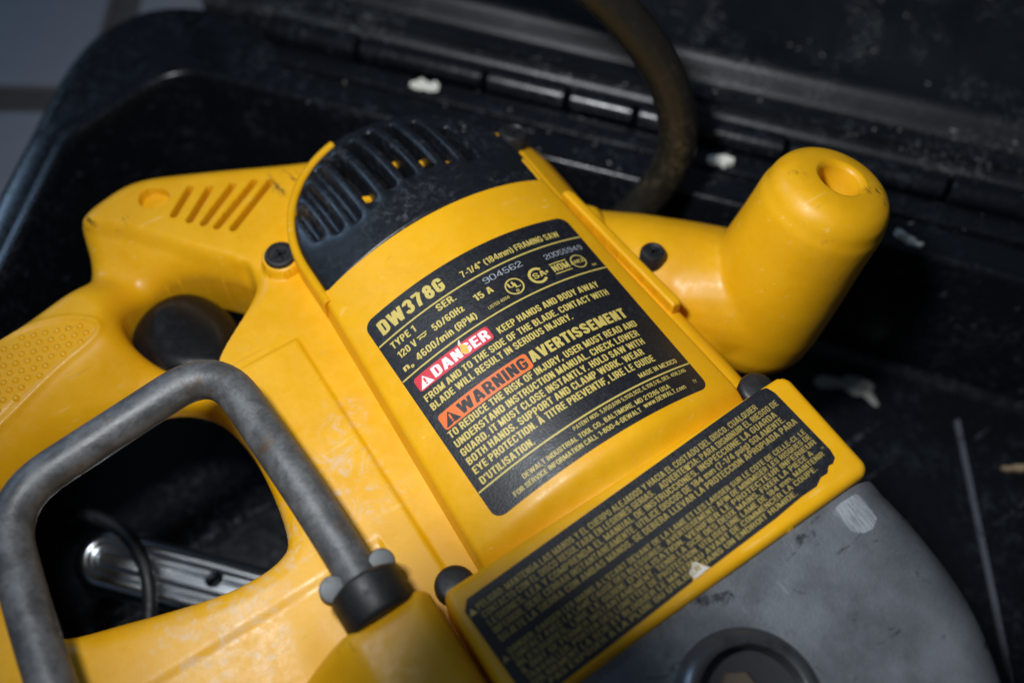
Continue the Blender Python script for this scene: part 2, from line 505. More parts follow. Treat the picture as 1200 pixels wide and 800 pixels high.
# ------------------------------------------------------------------ tool case
case = thing('tool_case', 'open black plastic tool case holding the yellow saw', 'tool case', (60, 0, -134))
H = np.array([0.625, -0.781]); Cc = np.array([-0.781, -0.625]); P0 = np.array([-28.0, 230.0])
def ab(a, b): return tuple(P0 + H * a + Cc * b)
inner = [ab(60, 0), ab(6, 0), ab(-3, 1), (-42, 235), (-52, 233.5), (-84, 226), (-93, 222.5), (-100, 215), (-128, 184), (-171, 137), (-262, 38), (-275, 10), ab(120, 430), ab(400, 430), ab(425, 400), ab(430, 20), ab(410, 0)]
def resample(poly, n):
    p = np.asarray(poly, float); q = np.vstack([p, p[:1]])
    L = np.concatenate([[0], np.cumsum(np.hypot(*np.diff(q, axis=0).T))])
    t = np.linspace(0, L[-1], n, endpoint=False)
    return np.stack([np.interp(t, L, q[:, 0]), np.interp(t, L, q[:, 1])], -1)
def chaikin(poly, it):
    p = np.asarray(poly, float)
    for _ in range(it):
        nx = np.roll(p, -1, 0); p = np.stack([0.75 * p + 0.25 * nx, 0.25 * p + 0.75 * nx], 1).reshape(-1, 2)
    return p
inn = resample(chaikin(inner, 2), 420)
def normals(p):
    t = np.roll(p, -1, 0) - np.roll(p, 1, 0); t /= np.hypot(*t.T)[:, None]
    n = np.stack([t[:, 1], -t[:, 0]], -1)
    c = p.mean(0)
    if ((p - c) * n).sum() < 0: n = -n
    return n
nn = normals(inn)
prof = [(-16, -131), (-15, -129.5), (-10, -128), (-3.0, -63), (-2.0, -60.2), (-1.2, -59.0), (-0.2, -58.5), (0.9, -58.9), (1.6, -59.8), (2.6, -60.2), (5, -60), (13, -60), (16, -61), (18, -64), (19, -70), (17, -76), (13, -78), (6, -132), (4, -134.6)]
def sweep_closed(base, nrm, prof):
    V, F = [], []; n = len(base)
    wide = np.ones(len(base))
    for (o, z) in prof:
        q = base + nrm * (o * (wide[:, None] if o > 3 else 1.0))
        V += [(x, y, z) for x, y in q]
    for i in range(len(prof) - 1):
        for k in range(n):
            k2 = (k + 1) % n
            F.append((i * n + k, i * n + k2, (i + 1) * n + k2, (i + 1) * n + k))
    return V, F
V, F = sweep_closed(inn, nn, prof)
mesh_obj('tray_wall', V, F, 'case_plastic', case, True, 60)
RIM = chaikin([(-230, 100), (-129, 209), (-101, 243), (-72, 273), (-48, 285), (-18, 281), ab(14, -44), ab(22, -28), ab(60, -20), ab(60, 30), (-110, 120)], 2)
hf_obj('corner_rim', 'case_plastic', case, lambda X, Y: np.minimum(sd_poly(X, Y, RIM), -sd_poly(X, Y, inn) - 1.5),
       lambda X, Y, d: -60.5 + edge_round(sd_poly(X, Y, RIM), 7.0), (-232, 70, 90, 290), 1.6, zbot=-80)
q = inn + nn * -15.5
mesh_obj('tray_floor', [(x, y, -129.6) for x, y in q], [tuple(range(len(q)))], 'case_plastic', case, False)

def bar(name, a0, a1, b, z, r, mat='case_plastic', ends=1.2, parent=None):
    A = Vector((*ab(a0, b), z)); B = Vector((*ab(a1, b), z)); L = (B - A).length
    v, f = lathe([(0, r - ends), (ends, r), (L - ends, r), (L, r - ends)], A, B - A, 20)
    return mesh_obj(name, v, f, mat, parent or case, True, 40)
# ground strip behind the tray rim that carries the hinge
def strip(name, rows, a0, a1, mat, parent, n=40, angle=45):
    V, F = [], []
    aa = np.linspace(a0, a1, n)
    for (b, z) in rows:
        V += [(*ab(a, b), z) for a in aa]
    for i in range(len(rows) - 1):
        for k in range(n - 1):
            F.append((i * n + k, i * n + k + 1, (i + 1) * n + k + 1, (i + 1) * n + k))
    return mesh_obj(name, V, F, mat, parent, True, angle)
strip('hinge_leaf', [(-15, -64), (-15.5, -59.4), (-17, -58.6), (-25.5, -58.6), (-27, -60), (-28, -66)], 12, 420, 'case_plastic', case)
hinge = [(22, 66), (67.5, 127), (129, 165), (167, 196), (198, 262), (264, 330), (332, 405)]
for k, (a0, a1) in enumerate(hinge):
    bar('hinge_knuckle', a0, a1, -34, -58.5, 6.2 if k % 2 == 0 else 5.4)
lid = strip('lid', [(-41, -70), (-41.5, -60), (-43, -57.5), (-46, -56.5), (-58, -56.5), (-61, -58), (-64, -63), (-68, -64), (-71, -61), (-73, -57), (-76, -54.6), (-79, -54.4),
                    (-82, -56), (-86, -63), (-92, -66), (-110, -64), (-150, -56), (-230, -40), (-420, -10), (-421, -14), (-230, -46), (-90, -74), (-41, -76)], -18, 430, 'lid_plastic', case, 60, 50)
strip('lid_rib', [(-48, -56.6), (-48.6, -54.2), (-51.4, -54.2), (-52, -56.6)], 30, 425, 'lid_plastic', case)
# low ribs moulded in the tray floor
def floor_rib(p, q_, w=1.6, h=2.6):
    p = np.array(p, float); q2 = np.array(q_, float); t = (q2 - p) / np.hypot(*(q2 - p)); n = np.array([-t[1], t[0]])
    V = []
    for (s, z) in ((-1, 0), (-0.45, h), (0.45, h), (1, 0)):
        for e in (p, q2):
            V.append((*(e + n * s * w), -129.6 + z))
    return mesh_obj('floor_rib', V, [(0, 1, 3, 2), (2, 3, 5, 4), (4, 5, 7, 6), (0, 2, 4, 6), (1, 7, 5, 3)], 'rib_grey', case, False)
floor_rib((177, -77), (112, -168), 1.0, 2.2); floor_rib((-117.1, 226.1), (-151.4, 188.9), 2.4, 18)

# ------------------------------------------------------------------ the saw
saw = thing('circular_saw', 'worn yellow and black corded circular saw lying in the open case', 'circular saw', (0, 0, -129))

def crest(x, y):                                     # the gently arched top of the motor housing
    s = np.where(y > 40, 10.3, 9.6 + (y + 40) / 80 * 0.7)
    z = -s * (x / 40.0) ** 2
    return z - 4.2 * smoothstep(-42.5, -52, y)

# --- main body with rear handle
OUT = catmull([(-24, 127), (-52, 141), (-76, 151.5), (-92, 150.5), (-102.5, 145.5), (-107, 134), (-115, 123), (-130, 118), (-146, 115.5), (-182, 110),
               (-212, 95), (-222, 20), (-216, -60), (-170, -90), (-105, -118), (-68, -120), (-60, -95), (-10, -92), (50, -88), (59, -50), (58, 0), (59, 30), (61, 44), (62, 55), (62.5, 67),
               (62, 80), (58, 91), (48, 98), (38, 106), (10, 112)], 6)
HOLE = catmull([(-91, 43), (-91, 17.5), (-94, -2.0), (-99, -7.5), (-110, -8.5), (-123, -6.5), (-145, 0), (-165, 7.5), (-171, 21), (-171, 43), (-165, 65), (-149, 71), (-125, 73), (-108, 70.5), (-96, 60)], 6)
TRIG = catmull([(-106.5, 102), (-99, 108.5), (-88, 110.5), (-77, 106), (-68, 97), (-61, 87), (-66, 80), (-78, 76.5), (-90, 78), (-101, 83), (-107, 92)], 6)
WALL = catmull([(-61, 97), (-58.5, 92), (-61.5, 83), (-69, 74), (-84, 62.5), (-90, 50), (-91, 40)], 5, False)   # flank edge beside the trigger
CREASE = catmull([(-103, 147), (-89, 133), (-77, 118), (-69, 107), (-61, 97)], 5, False)
REC = np.vstack([CREASE, WALL, np.array([(-125, 40), (-166, 30), (-240, 30), (-240, 170), (-112, 170)])])
PAD = catmull([(-116, 104), (-113, 99), (-117, 95), (-133, 90), (-160, 80), (-205, 66), (-210, 96), (-170, 107), (-142, 112), (-126, 110)], 5)
GRIP_AX = catmull([(-121, 106), (-160, 96), (-215, 82)], 6, False)
LOUV = [((-72.5, 126.5), (-62.5, 134.5)), ((-68.7, 121), (-56.5, 130.5)), ((-65, 117), (-48.8, 127)), ((-61.5, 113), (-41.5, 124)), ((-57, 109), (-36, 121))]
PATCH = np.array([(-85, 134), (-79, 146.5), (-66, 141), (-30, 124.8), (-33, 114), (-57, 104), (-72, 118)], float)
def body_full_sd(X, Y):
    return np.minimum(np.minimum(sd_poly(X, Y, OUT), -sd_poly(X, Y, HOLE)), -sd_poly(X, Y, TRIG))
def body_sd(X, Y):
    return np.minimum(body_full_sd(X, Y), -sd_poly(X, Y, PATCH))
def body_top(X, Y):
    z = np.full(X.shape, -21.5)
    # step beside the motor and the raised strip left of it
    z = z + 1.4 * smoothstep(-58.6, -60.0, X) * smoothstep(55.5, 53.5, Y) * smoothstep(-92, -70, X)
    z = z - 0.9 * smoothstep(-70.7, -71.5, X) * smoothstep(-20, -24, Y)
    z = z - 3.0 * smoothstep(-70, -92, X) * smoothstep(60, 40, Y)
    z = z - 1.5 * smoothstep(-5, -40, Y) * smoothstep(-95, -110, X)
    # recess round the trigger and the rounded grip
    r = sd_poly(X, Y, REC)
    dc = dist_poly(X, Y, CREASE, False); dw = dist_poly(X, Y, WALL, False)
    dg = dist_poly(X, Y, GRIP_AX, False)
    zb = -21.5 - 21 * smoothstep(-6, 34, dc)
    zg = -22.5 - 25 * smoothstep(9, 40, dg)
    k = 5.0
    zr = np.log(np.exp(zb / k) + np.exp(zg / k)) * k - 1.2
    zr = np.minimum(zr, -22.2)
    zr = -21.5 + (zr + 21.5) * smoothstep(0, 3.2, dw) * smoothstep(-1.0, 5.0, dc)
    z = np.where(r > 0, zr, z)
    # textured pad: sunk field inside a thin lip
    p = sd_poly(X, Y, PAD)
    z = z + 0.7 * np.exp(-((p - 0.2) / 0.9) ** 2) - 0.5 * smoothstep(0.5, 2.0, p)
    # moulded oval and louvres
    ov = ((X + 75.5) * 0.8 + (Y - 137.5) * -0.6) ** 2 / 5.4 ** 2 + ((X + 75.5) * 0.6 + (Y - 137.5) * 0.8) ** 2 / 4.6 ** 2
    z = z - 3.6 * smoothstep(1.12, 0.92, ov)
    for a, b in LOUV:
        z = z - 7.0 * smoothstep(1.45, 0.75, dist_poly(X, Y, np.array([a, b], float), False))
    z = np.where(X > 46, z - 0 + np.minimum(0, 3.0 - 0.75 * (X - 46)) * smoothstep(44, 54, Y), z)
    z = np.where((np.where(Y < 73.0, np.abs(X), np.hypot(X, Y - 73.0)) < 43.0) & (Y > 63), -60.0, z)
    for (cx, cyy) in ((-49.0, 85.5), (50.3, 87.0)):
        rr = np.hypot(X - cx, Y - cyy)
        if cx > 0: continue
        z = np.maximum(z, np.where(rr < 8.2, -17.4 - 9 * smoothstep(6.5, 8.2, rr), -99))
    return z
def body_z(X, Y, d):
    rr = np.where(X < -62, 7.5, 5.0)
    rr = np.where((X < -58) & (Y > 58), 6.0, rr)
    return body_top(X, Y) + edge_round(np.maximum(body_full_sd(X, Y), 0), 7.0)
body = hf_obj('body_housing', 'yellow_body', saw, body_sd, body_z, (-224, 70, -122, 156), 0.7, zbot=-54, angle=60)

hf_obj('louver_panel', 'yellow_body', saw, lambda X, Y: sd_poly(X, Y, PATCH), body_z, (-86, -29, 103, 147.5), 0.28, depth=3.0, angle=60)

# raised dots of the grip, too small to count
V, F = [], []
t1 = np.array([0.94, -0.34]); t2 = np.array([0.34, 0.94])
for i in range(-4, 30):
    for j in range(-8, 9):
        p = np.array([-150.0, 96.0]) + t1 * ((i + 0.5 * (j % 2)) * 3.9 - 45) + t2 * j * 3.3
        if sd_poly(np.array([p[0]]), np.array([p[1]]), PAD)[0] < 1.8: continue
        z = float(body_z(np.array([p[0]]), np.array([p[1]]), np.array([20.0]))[0])
        n = len(V)
        for (rr, zz) in ((1.35, -0.25), (1.0, 0.4), (0.5, 0.72)):
            for k in range(8):
                a = k * math.pi / 4; V.append((p[0] + rr * math.cos(a), p[1] + rr * math.sin(a), z + zz))
        for r_ in range(2):
            for k in range(8):
                k2 = (k + 1) % 8
                F.append((n + r_ * 8 + k, n + r_ * 8 + k2, n + r_ * 8 + 8 + k2, n + r_ * 8 + 8 + k))
        F.append(tuple(n + 16 + k for k in range(8)))
dots = mesh_obj('grip_texture', V, F, 'yellow_body', saw, True, 70); dots['kind'] = 'stuff'

# --- trigger
def trig_sd(X, Y):
    return sd_poly(X, Y, catmull([(-111, 101), (-101, 111), (-88, 114), (-78, 110), (-72, 98), (-72, 84), (-82, 68), (-98, 74), (-109, 86)], 6))
hf_obj('trigger', 'trigger_plastic', saw, trig_sd,
       lambda X, Y, d: -39.5 - 0.011 * (X + 94) ** 2 - 0.004 * (Y - 94) ** 2 + edge_round(d, 9), (-114, -68, 64, 118), 0.8, zbot=-75)
v, f = lathe([(0, 2.6), (3, 2.6), (3.8, 1.8)], (-71, 91, -60), (0, 0, 1), 20)
mesh_obj('trigger_stop', v, f, 'yellow_body', saw)

# --- motor housing with the label panel
ys = np.concatenate([np.linspace(60.2, 40, 12), np.linspace(38, -40, 40), np.linspace(-41.5, -56, 14)])
def panel_profile(y, side):
    xe = 43.8 + (60 - y) * 0.045
    xs = list(np.linspace(0, xe, 26))
    pts = [(x, float(crest(np.array(x), np.array(y)))) for x in xs]
    x0, z0 = pts[-1]
    sl = 2 * 10 * x0 / 1600
    a0 = math.atan(sl)
    r = 3.0
    cx, cz = x0 - r * math.sin(a0), z0 - r * math.cos(a0)
    for k in range(1, 8):
        a = a0 + (math.radians(84) - a0) * k / 7
        pts.append((cx + r * math.sin(a), cz + r * math.cos(a)))
    x1, z1 = pts[-1]
    pts += [(x1 + 0.5, -19.0), (x1 + 1.0, -21.0), (x1 + 1.8, -26.0)]
    return [(side * x, z) for x, z in pts]
rows = []
for y in ys:
    L = panel_profile(y, -1)[::-1]; Rr = panel_profile(y, 1)[1:]
    rows.append([(x, y, z) for x, z in L + Rr])
m_ = len(rows[0]); V = [p for r in rows for p in r]; F = []
for i in range(len(rows) - 1):
    for k in range(m_ - 1):
        F.append((i * m_ + k, (i + 1) * m_ + k, (i + 1) * m_ + k + 1, i * m_ + k + 1))
mesh_obj('motor_housing', V, F, 'yellow_plastic', saw, True, 60)

# --- yellow end ring round the vent cap, broken near its top
RC, YC = 44.0, 73.0
def ring(name, a0, a1, zoff, legs=(False, False)):
    base = []
    if legs[0]: base += [((-1.0, 0.0), (0, y)) for y in np.linspace(56, YC, 8)[:-1]]
    for a in np.linspace(a0, a1, 50):
        base.append(((-math.cos(a), math.sin(a)), (0, YC)))
    if legs[1]: base += [((1.0, 0.0), (0, y)) for y in np.linspace(YC, 57, 8)[1:]]
    prof_ = [(-0.6, -22), (-0.6, -12.9), (0.1, -12.1), (1.4, -11.8), (2.2, -12.5), (2.5, -14), (3.2, -40), (3.6, -98)]
    V, F = [], []
    for (dx, dy), (cx, cyy) in base:
        for (o, z) in prof_:
            V.append((cx + dx * (RC + o), cyy + dy * (RC + o), z + zoff))
    n = len(prof_)
    for i in range(len(base) - 1):
        for k in range(n - 1):
            F.append((i * n + k, i * n + k + 1, (i + 1) * n + k + 1, (i + 1) * n + k))
    F.append(tuple(range(n))[::-1]); F.append(tuple((len(base) - 1) * n + k for k in range(n)))
    return mesh_obj(name, V, F, 'yellow_plastic', saw, True, 50)
ring('end_ring', 0, math.radians(76), 0.0, (True, False))
ring('end_ring', math.radians(88), math.pi, -3.4, (False, True))

# --- black vented end cap
SLOTS = [(-14.5, 78, 109.5), (-6.2, 78.5, 112), (1.8, 79, 113), (9.8, 79, 111.5), (17.8, 78, 108), (25.6, 76, 98)]
GROOVES = [(-22.3, 76, 106), (-29, 77, 102), (-35.5, 80, 96), (32.6, 77, 95)]
def rho(X, Y):
    return np.where(Y < YC, np.abs(X), np.hypot(X, Y - YC)) / RC
def cap_sd(X, Y):
    ang = np.degrees(np.arctan2(Y - YC, -X))
    Rr = RC - 0.5 + 2.6 * smoothstep(75, 78, ang) * smoothstep(89, 86, ang)
    Rr = Rr + 1.6 * smoothstep(86, 90, ang)
    d = Rr - rho(X, Y) * RC
    edge = 60.3 - 0.0006 * X ** 2
    d = np.minimum(d, Y - edge)
    for (x, y0, y1) in SLOTS:
        d = np.minimum(d, -sd_rrect(X, Y, x - 2.0, x + 2.0, y0, y1, 0.8))
    return d
def cap_z(X, Y, d):
    z = -12.5 * rho(X, Y) ** 2 + 0.15
    # ribs stand a little proud between the slots
    w = smoothstep(73, 80, Y)
    for (x, y0, y1) in SLOTS + GROOVES:
        g = dist_poly(X, Y, np.array([(x, y0), (x, y1)], float), False)
        z = z - 1.1 * np.exp(-(g / 2.7) ** 2)
    for (x, y0, y1) in GROOVES:
        g = dist_poly(X, Y, np.array([(x, y0), (x, y1)], float), False)
        z = z - 2.4 * smoothstep(2.0, 1.0, g)
    return z + edge_round(d, 0.9)
hf_obj('vent_cap', 'black_cap', saw, cap_sd, cap_z, (-47, 47, 59, 120), 0.6, depth=9.0, angle=55)
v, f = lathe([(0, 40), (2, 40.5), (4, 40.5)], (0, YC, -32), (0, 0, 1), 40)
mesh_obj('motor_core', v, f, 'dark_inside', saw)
for (x0, y0, z0, x1, y1, z1) in ((-18, 83, -10, -11, 84, -11), (-2, 92, -13, 5, 95.5, -14), (7, 86, -12, 14, 90, -13), (15, 83, -13, 21, 84, -13)):
    v, f = tube([(x0, y0, z0), ((x0 + x1) / 2, (y0 + y1) / 2 + 1, z0 + 0.5), (x1, y1, z1)], 1.6, 10)
    mesh_obj('inner_bracket', v, f, 'yellow_plastic', saw)

# --- rail beside the label panel
RAIL = np.array([(48.6, 53), (51.6, 53.5), (53.0, 51), (57.0, -6), (56.0, -7.5), (52.6, -7.5)], float)
hf_obj('side_rail', 'yellow_plastic', saw, lambda X, Y: sd_poly(X, Y, RAIL), lambda X, Y, d: -15.6 - 0.25 * (X - 50) + edge_round(d, 1.3), (48, 58, -9, 55), 0.45, zbot=-26, angle=55)

# --- gear housing cover with its warning label
def cover_sd(X, Y): return sd_rrect(X, Y + 0.012 * (60 - X), -66.0, 60.0, -90.2, -51.0 + 0.012 * (60 - X), 4.0)
def cover_z(X, Y, d): return -3.0 + edge_round(d, 2.4)
hf_obj('gear_cover', 'yellow_plastic', saw, cover_sd, cover_z, (-67, 61, -93, -50), 0.8, zbot=-60, angle=50)

# --- grey cast gear case
GC = catmull([(-66, -91), (0, -91), (59, -90.6), (63.5, -93), (66, -106), (66.5, -121), (63.5, -138), (55.5, -156), (42, -178), (10, -200), (-40, -212), (-90, -205), (-92, -120)], 6)
def gc_sd(X, Y): return np.minimum(sd_poly(X, Y, GC), -89.5 - Y + 0 * X)
def gc_z(X, Y, d):
    ds = sd_poly(X, Y, np.vstack([GC + np.where(GC[:, 1:2] > -95, np.array([[0, 60.0]]), 0)]))
    z = -5.4 - 0.055 * (-91 - Y) - 0.0007 * (X + 5) ** 2 * smoothstep(-90, -120, Y)
    z = z + edge_round(np.maximum(ds, 0), 16)
    rr = np.hypot(X + 12, Y + 121)
    return z - 6 * smoothstep(16.0, 14.0, rr)
hf_obj('gear_case', 'cast_grey', saw, gc_sd, gc_z, (-94, 68, -214, -88), 1.0, zbot=-100, angle=60)
v, f = lathe([(0, 22.5), (3.5, 20), (5.6, 18), (6.2, 16.6), (5.6, 15.2), (-6, 14.4)], (-12, -121, -9.7), (0.06, -0.06, 1), 56)
mesh_obj('spindle_boss', v, f, 'boss_metal', saw, True, 60)
v, f = lathe([(0, 14.5), (0.6, 14.5), (0.9, 9), (3.5, 8.4), (4.2, 7)], (-12, -121, -15.2), (0, 0, 1), 40)
mesh_obj('spindle_washer', v, f, 'boss_dirt', saw, True, 30)
v, f = lathe([(0, 6.0), (4.6, 6.0), (5.6, 5.0)], (-13, -117, -11.0), (0.1, 0.1, 1), 6)
mesh_obj('spindle_bolt', v, f, 'bolt_rust', saw, False)

# worn bright patch rubbed into the casting
def patch_sd(X, Y): return sd_poly(X, Y, np.array([(42.0, -93.2), (45, -92.4), (51.8, -92.6), (52.6, -95), (52.2, -101.5), (49, -103.2), (45.8, -102.8), (43.2, -100.8), (42.8, -96)], float))
hf_obj('bright_scrape', 'bright_scrape', saw, patch_sd, lambda X, Y, d: gc_z(X, Y, d) + 0.15, (42, 53, -104, -92), 0.5, depth=0.2)

# --- hook rod, its mount, collar and pins
mount_sd = lambda X, Y: sd_rrect(X, Y, -124, -68.0, -125, -46.5, 4)
hf_obj('hook_mount', 'yellow_body', saw, mount_sd, lambda X, Y, d: 1.0 - 0.004 * (X + 80) ** 2 - 24 * smoothstep(-91, -120, X) + edge_round(d, 5.5), (-125, -67, -126, -45), 0.8, zbot=-40, angle=60)
rod = rounded_path([(-168, -60, -6), (-163.5, 8, -6), (-158.8, 43.5, -6), (-86.2, 51.5, -6), (-82.5, -10, -6), (-82, -52, -6)], 17, 12)
v, f = tube(rod, 6.25, 28)
hook = mesh_obj('hook_rod', v, f, 'hook_steel', saw, True, 60)
v, f = lathe([(0, 8.6), (0.9, 10.2), (1.6, 10.7), (11.5, 10.7), (12.5, 10.2), (13, 9.5)], (-82, -35.8, -6), (0, -1, 0), 48)
mesh_obj('collar', v, f, 'black_rubber', saw, True, 35)
for (x, y) in ((-90.3, -31.6), (-75.2, -32.2)):
    v, f = lathe([(0, 3.9), (9.4, 3.9), (10.1, 3.5), (10.3, 2.5)], (x, y, -12), (0.03, -0.25, 1), 28)
    mesh_obj('pin', v, f, 'screw_steel', saw, True, 40)

# --- screws with black rubber heads
def screw(x, y, z, r=5.6, tilt=(0, 0, 1), h=4.0, mat='black_rubber'):
    v, f = lathe([(-h, r), (0, r), (0.8, r - 0.5), (1.0, r - 1.4), (0.5, r - 1.8), (0.4, 1.9), (0.05, 1.7)], (x, y, z), tilt, 32)
    o = mesh_obj('screw', v, f, mat, saw, True, 35)
    for dx, dy in ((2.6, 0.55), (0.55, 2.6)):
        bz = z + 0.55
        mesh_obj('drive_slot', [(x - dx, y - dy, bz), (x + dx, y - dy, bz), (x + dx, y + dy, bz), (x - dx, y + dy, bz)], [(0, 1, 2, 3)], 'black_cap', o, False)
    return o
screw(-49.0, 85.5, -16.9); screw(50.6, 87.5, -17.5, 5.6, (0.3, 0.1, 1), 14)
screw(62.0, 15.5, -19.4, 4.6, (0.1, 0.1, 1), 8)
for (x, y) in ((-59.5, -45.5), (56.5, -45.0)):
    v, f = lathe([(0, 6.2), (15, 6.2), (16.4, 5.4), (16.9, 4.2)], (x, y - 1.8, -33.5), (0, 0, 1), 32)
    mesh_obj('cover_bolt', v, f, 'black_rubber', saw, True, 40)

# --- front handle: moulded arm and upright knob with a hole in its top
kb, kt = Vector((88.5, -12, -63)), Vector((113.0, -12.0, 15.5))
kax = (kt - kb); KL = kax.length
knob_prof = [(-1.5, 12), (0.5, 19), (4, 22.6), (10, 24.6), (20, 25.0), (36, 24.2), (55, 22.9), (70, 22.3), (KL - 12, 21.8), (KL - 7, 21.0), (KL - 3.5, 19.0), (KL - 1.2, 15.6), (KL - 0.2, 11), (KL, 5)]
def knob_shape():
    d, u, w = frame_of(kax); return lathe(knob_prof, kb, kax, 56)
arm1 = tube([(36, 44, -48), (50, 35, -45), (63, 23, -43), (76, 10, -43), (90, -5, -44)], lambda t: (25 - 2.0 * math.sin(t * math.pi), 23 - 2 * t), 28)
arm2 = tube([(40, 6, -55), (60, 0, -52), (88, -10, -50)], lambda t: (18, 20 - 3 * t), 28)
flare = tube([(70, 10, -44), (80, 2, -44), (90, -7, -44)], lambda t: (22 + 3 * t, 21 + 5 * t), 28)
fh = fuse('front_handle', [knob_shape(), arm1, arm2, flare], 'yellow_knob', None, 0.8, 26)
kd = kax.normalized()
cv, cf = lathe([(-60, 6.8), (-1.6, 7.2), (-0.6, 7.6), (0.1, 8.6), (0.4, 9.6), (4, 10)], kt + kd * -0.4, kax, 48)
cutter = mesh_obj('cutter', cv, cf, 'yellow_knob', None, False)
cb = bmesh.new(); cb.from_mesh(cutter.data); bmesh.ops.recalc_face_normals(cb, faces=cb.faces); cb.to_mesh(cutter.data); cb.free()
bo = fh.modifiers.new('b', 'BOOLEAN'); bo.operation = 'DIFFERENCE'; bo.object = cutter; bo.solver = 'EXACT'
me = bpy.data.meshes.new_from_object(fh.evaluated_get(bpy.context.evaluated_depsgraph_get()))
old = fh.data; fh.modifiers.clear(); fh.data = me; bpy.data.meshes.remove(old); bpy.data.objects.remove(cutter)
me.shade_smooth(); me.set_sharp_from_angle(angle=math.radians(40)); attach(fh, saw)

# --- power cord
cord = catmull([(50, 70, -84), (64, 64, -76), (82, 56, -64), (97, 53, -46), (105.5, 55, -27), (106, 66, -5), (97, 82, 17), (82, 99, 36), (64, 119, 50), (44, 150, 56), (10, 210, 40), (-10, 270, -20), (0, 330, -40), (60, 370, -38)], 8, False)
v, f = tube([Vector(p) for p in cord], lambda t: 7.6, 24)
mesh_obj('power_cord', v, f, 'cord_rubber', saw, True, 60)

# ------------------------------------------------------------------ printed labels
# condensed bold stroke lettering: every glyph is a few centre lines in a box one cap height tall
def arc_(cx, cy, rx, ry, a0, a1, n=7):
    return [(cx + rx * math.cos(math.radians(a0 + (a1 - a0) * k / n)), cy + ry * math.sin(math.radians(a0 + (a1 - a0) * k / n))) for k in range(n + 1)]
def glyph(c, t):
    """(width, list of centre lines) for stroke weight t"""
    h = t / 2; w = 0.50; l, r, b, T_ = h, w - h, h * 0.85, 1 - h * 0.85
    m = w / 2; q = min((r - l) / 2, 0.20)
    up = arc_(m, T_ - q, (r - l) / 2, q, 180, 0); dn = arc_(m, b + q, (r - l) / 2, q, 0, -180)
    if c == 'A': w = 0.56; return w, [[(h * .9, 0), (w / 2 - h * .28, 1)], [(w - h * .9, 0), (w / 2 + h * .28, 1)], [(.14, .27), (w - .14, .27)]]
    if c == 'B': return w, [[(l, 0), (l, 1)], [(l, T_), (r - q, T_)] + arc_(r - q, .76, q - .02, T_ - .76, 90, -90) + [(l, .53)], [(l, .53), (r - q, .53)] + arc_(r - q, (.53 + b) / 2, q, (.53 - b) / 2, 90, -90) + [(l, b)]]
    if c in 'CG':
        p = [(r, .68)] + [(r, T_ - q)] + arc_(m, T_ - q, (r - l) / 2, q, 0, 180) + arc_(m, b + q, (r - l) / 2, q, 180, 360) + [(r, .33)]
        return w, ([p] if c == 'C' else [p[:-1] + [(r, .46)], [(m, .46), (w, .46)]])
    if c == 'D': return w, [[(l, 0), (l, 1)], [(l, T_), (r - q, T_)] + arc_(r - q, T_ - q, q, q, 90, 0) + arc_(r - q, b + q, q, q, 0, -90) + [(l, b)]]
    if c in 'EF': w = .44; return w, [[(l, 0), (l, 1)], [(l, T_), (w, T_)], [(l, .52), (w - .04, .52)]] + ([[(l, b), (w, b)]] if c == 'E' else [])
    if c == 'H': return w, [[(l, 0), (l, 1)], [(r, 0), (r, 1)], [(l, .52), (r, .52)]]
    if c in 'I|': return t, [[(h, 0), (h, 1)]]
    if c == 'J': return .44, [[(.44 - h, 1), (.44 - h, b + .17)] + arc_(.22, b + .17, .22 - h, .17, 0, -180) + [(h, .34)]]
    if c == 'K': return .52, [[(l, 0), (l, 1)], [(l + .02, .42), (.50 - h * .6, 1)], [(l + .10, .52), (.52 - h * .7, 0)]]
    if c == 'L': w = .42; return w, [[(l, 0), (l, 1)], [(l, b), (w, b)]]
    if c == 'M': w = .64; return w, [[(h, 0), (h, 1)], [(w - h, 0), (w - h, 1)], [(h, .98), (w / 2, .06)], [(w - h, .98), (w / 2, .06)]]
    if c == 'N': return w, [[(l, 0), (l, 1)], [(r, 0), (r, 1)], [(l, .97), (r, .03)]]
    if c in 'OQ0': return w, [up + dn + [up[0]]] + ([[(m, .25), (w, 0)]] if c == 'Q' else [])
    if c in 'PR':
        g = [[(l, 0), (l, 1)], [(l, T_), (r - q, T_)] + arc_(r - q, (T_ + .46) / 2, q, (T_ - .46) / 2, 90, -90) + [(l, .46)]]
        return w, g + ([[(m, .46), (r - .02, .26), (r, 0)]] if c == 'R' else [])
    if c == 'S':
        return w, [[(r, .70), (r, T_ - .18)] + arc_(m, T_ - .18, (r - l) / 2, .18, 0, 180) + [(l, .66), (l + .05, .57), (r - .05, .43), (r, .34), (r, b + .18)] + arc_(m, b + .18, (r - l) / 2, .18, 0, -180) + [(l, .31)]]
    if c == 'T': w = .46; return w, [[(w / 2, 0), (w / 2, 1)], [(0, T_), (w, T_)]]
    if c == 'U': return w, [[(l, 1), (l, b + q)] + arc_(m, b + q, (r - l) / 2, q, 180, 360) + [(r, 1)]]
    if c == 'V': w = .54; return w, [[(h * .8, 1), (w / 2 - h * .2, 0)], [(w - h * .8, 1), (w / 2 + h * .2, 0)]]
    if c == 'W': w = .80; return w, [[(h * .8, 1), (.21, 0)], [(.21, 0), (.40, .95)], [(.40, .95), (.59, 0)], [(w - h * .8, 1), (.59, 0)]]
    if c == 'X': return .52, [[(h * .8, 0), (.52 - h * .8, 1)], [(h * .8, 1), (.52 - h * .8, 0)]]
    if c == 'Y': return .52, [[(.26, 0), (.26, .45)], [(h * .8, 1), (.26, .40)], [(.52 - h * .8, 1), (.26, .40)]]
    if c == 'Z': w = .46; return w, [[(0, T_), (w - h, T_)], [(w - h, T_), (h, b)], [(h * .5, b), (w, b)]]
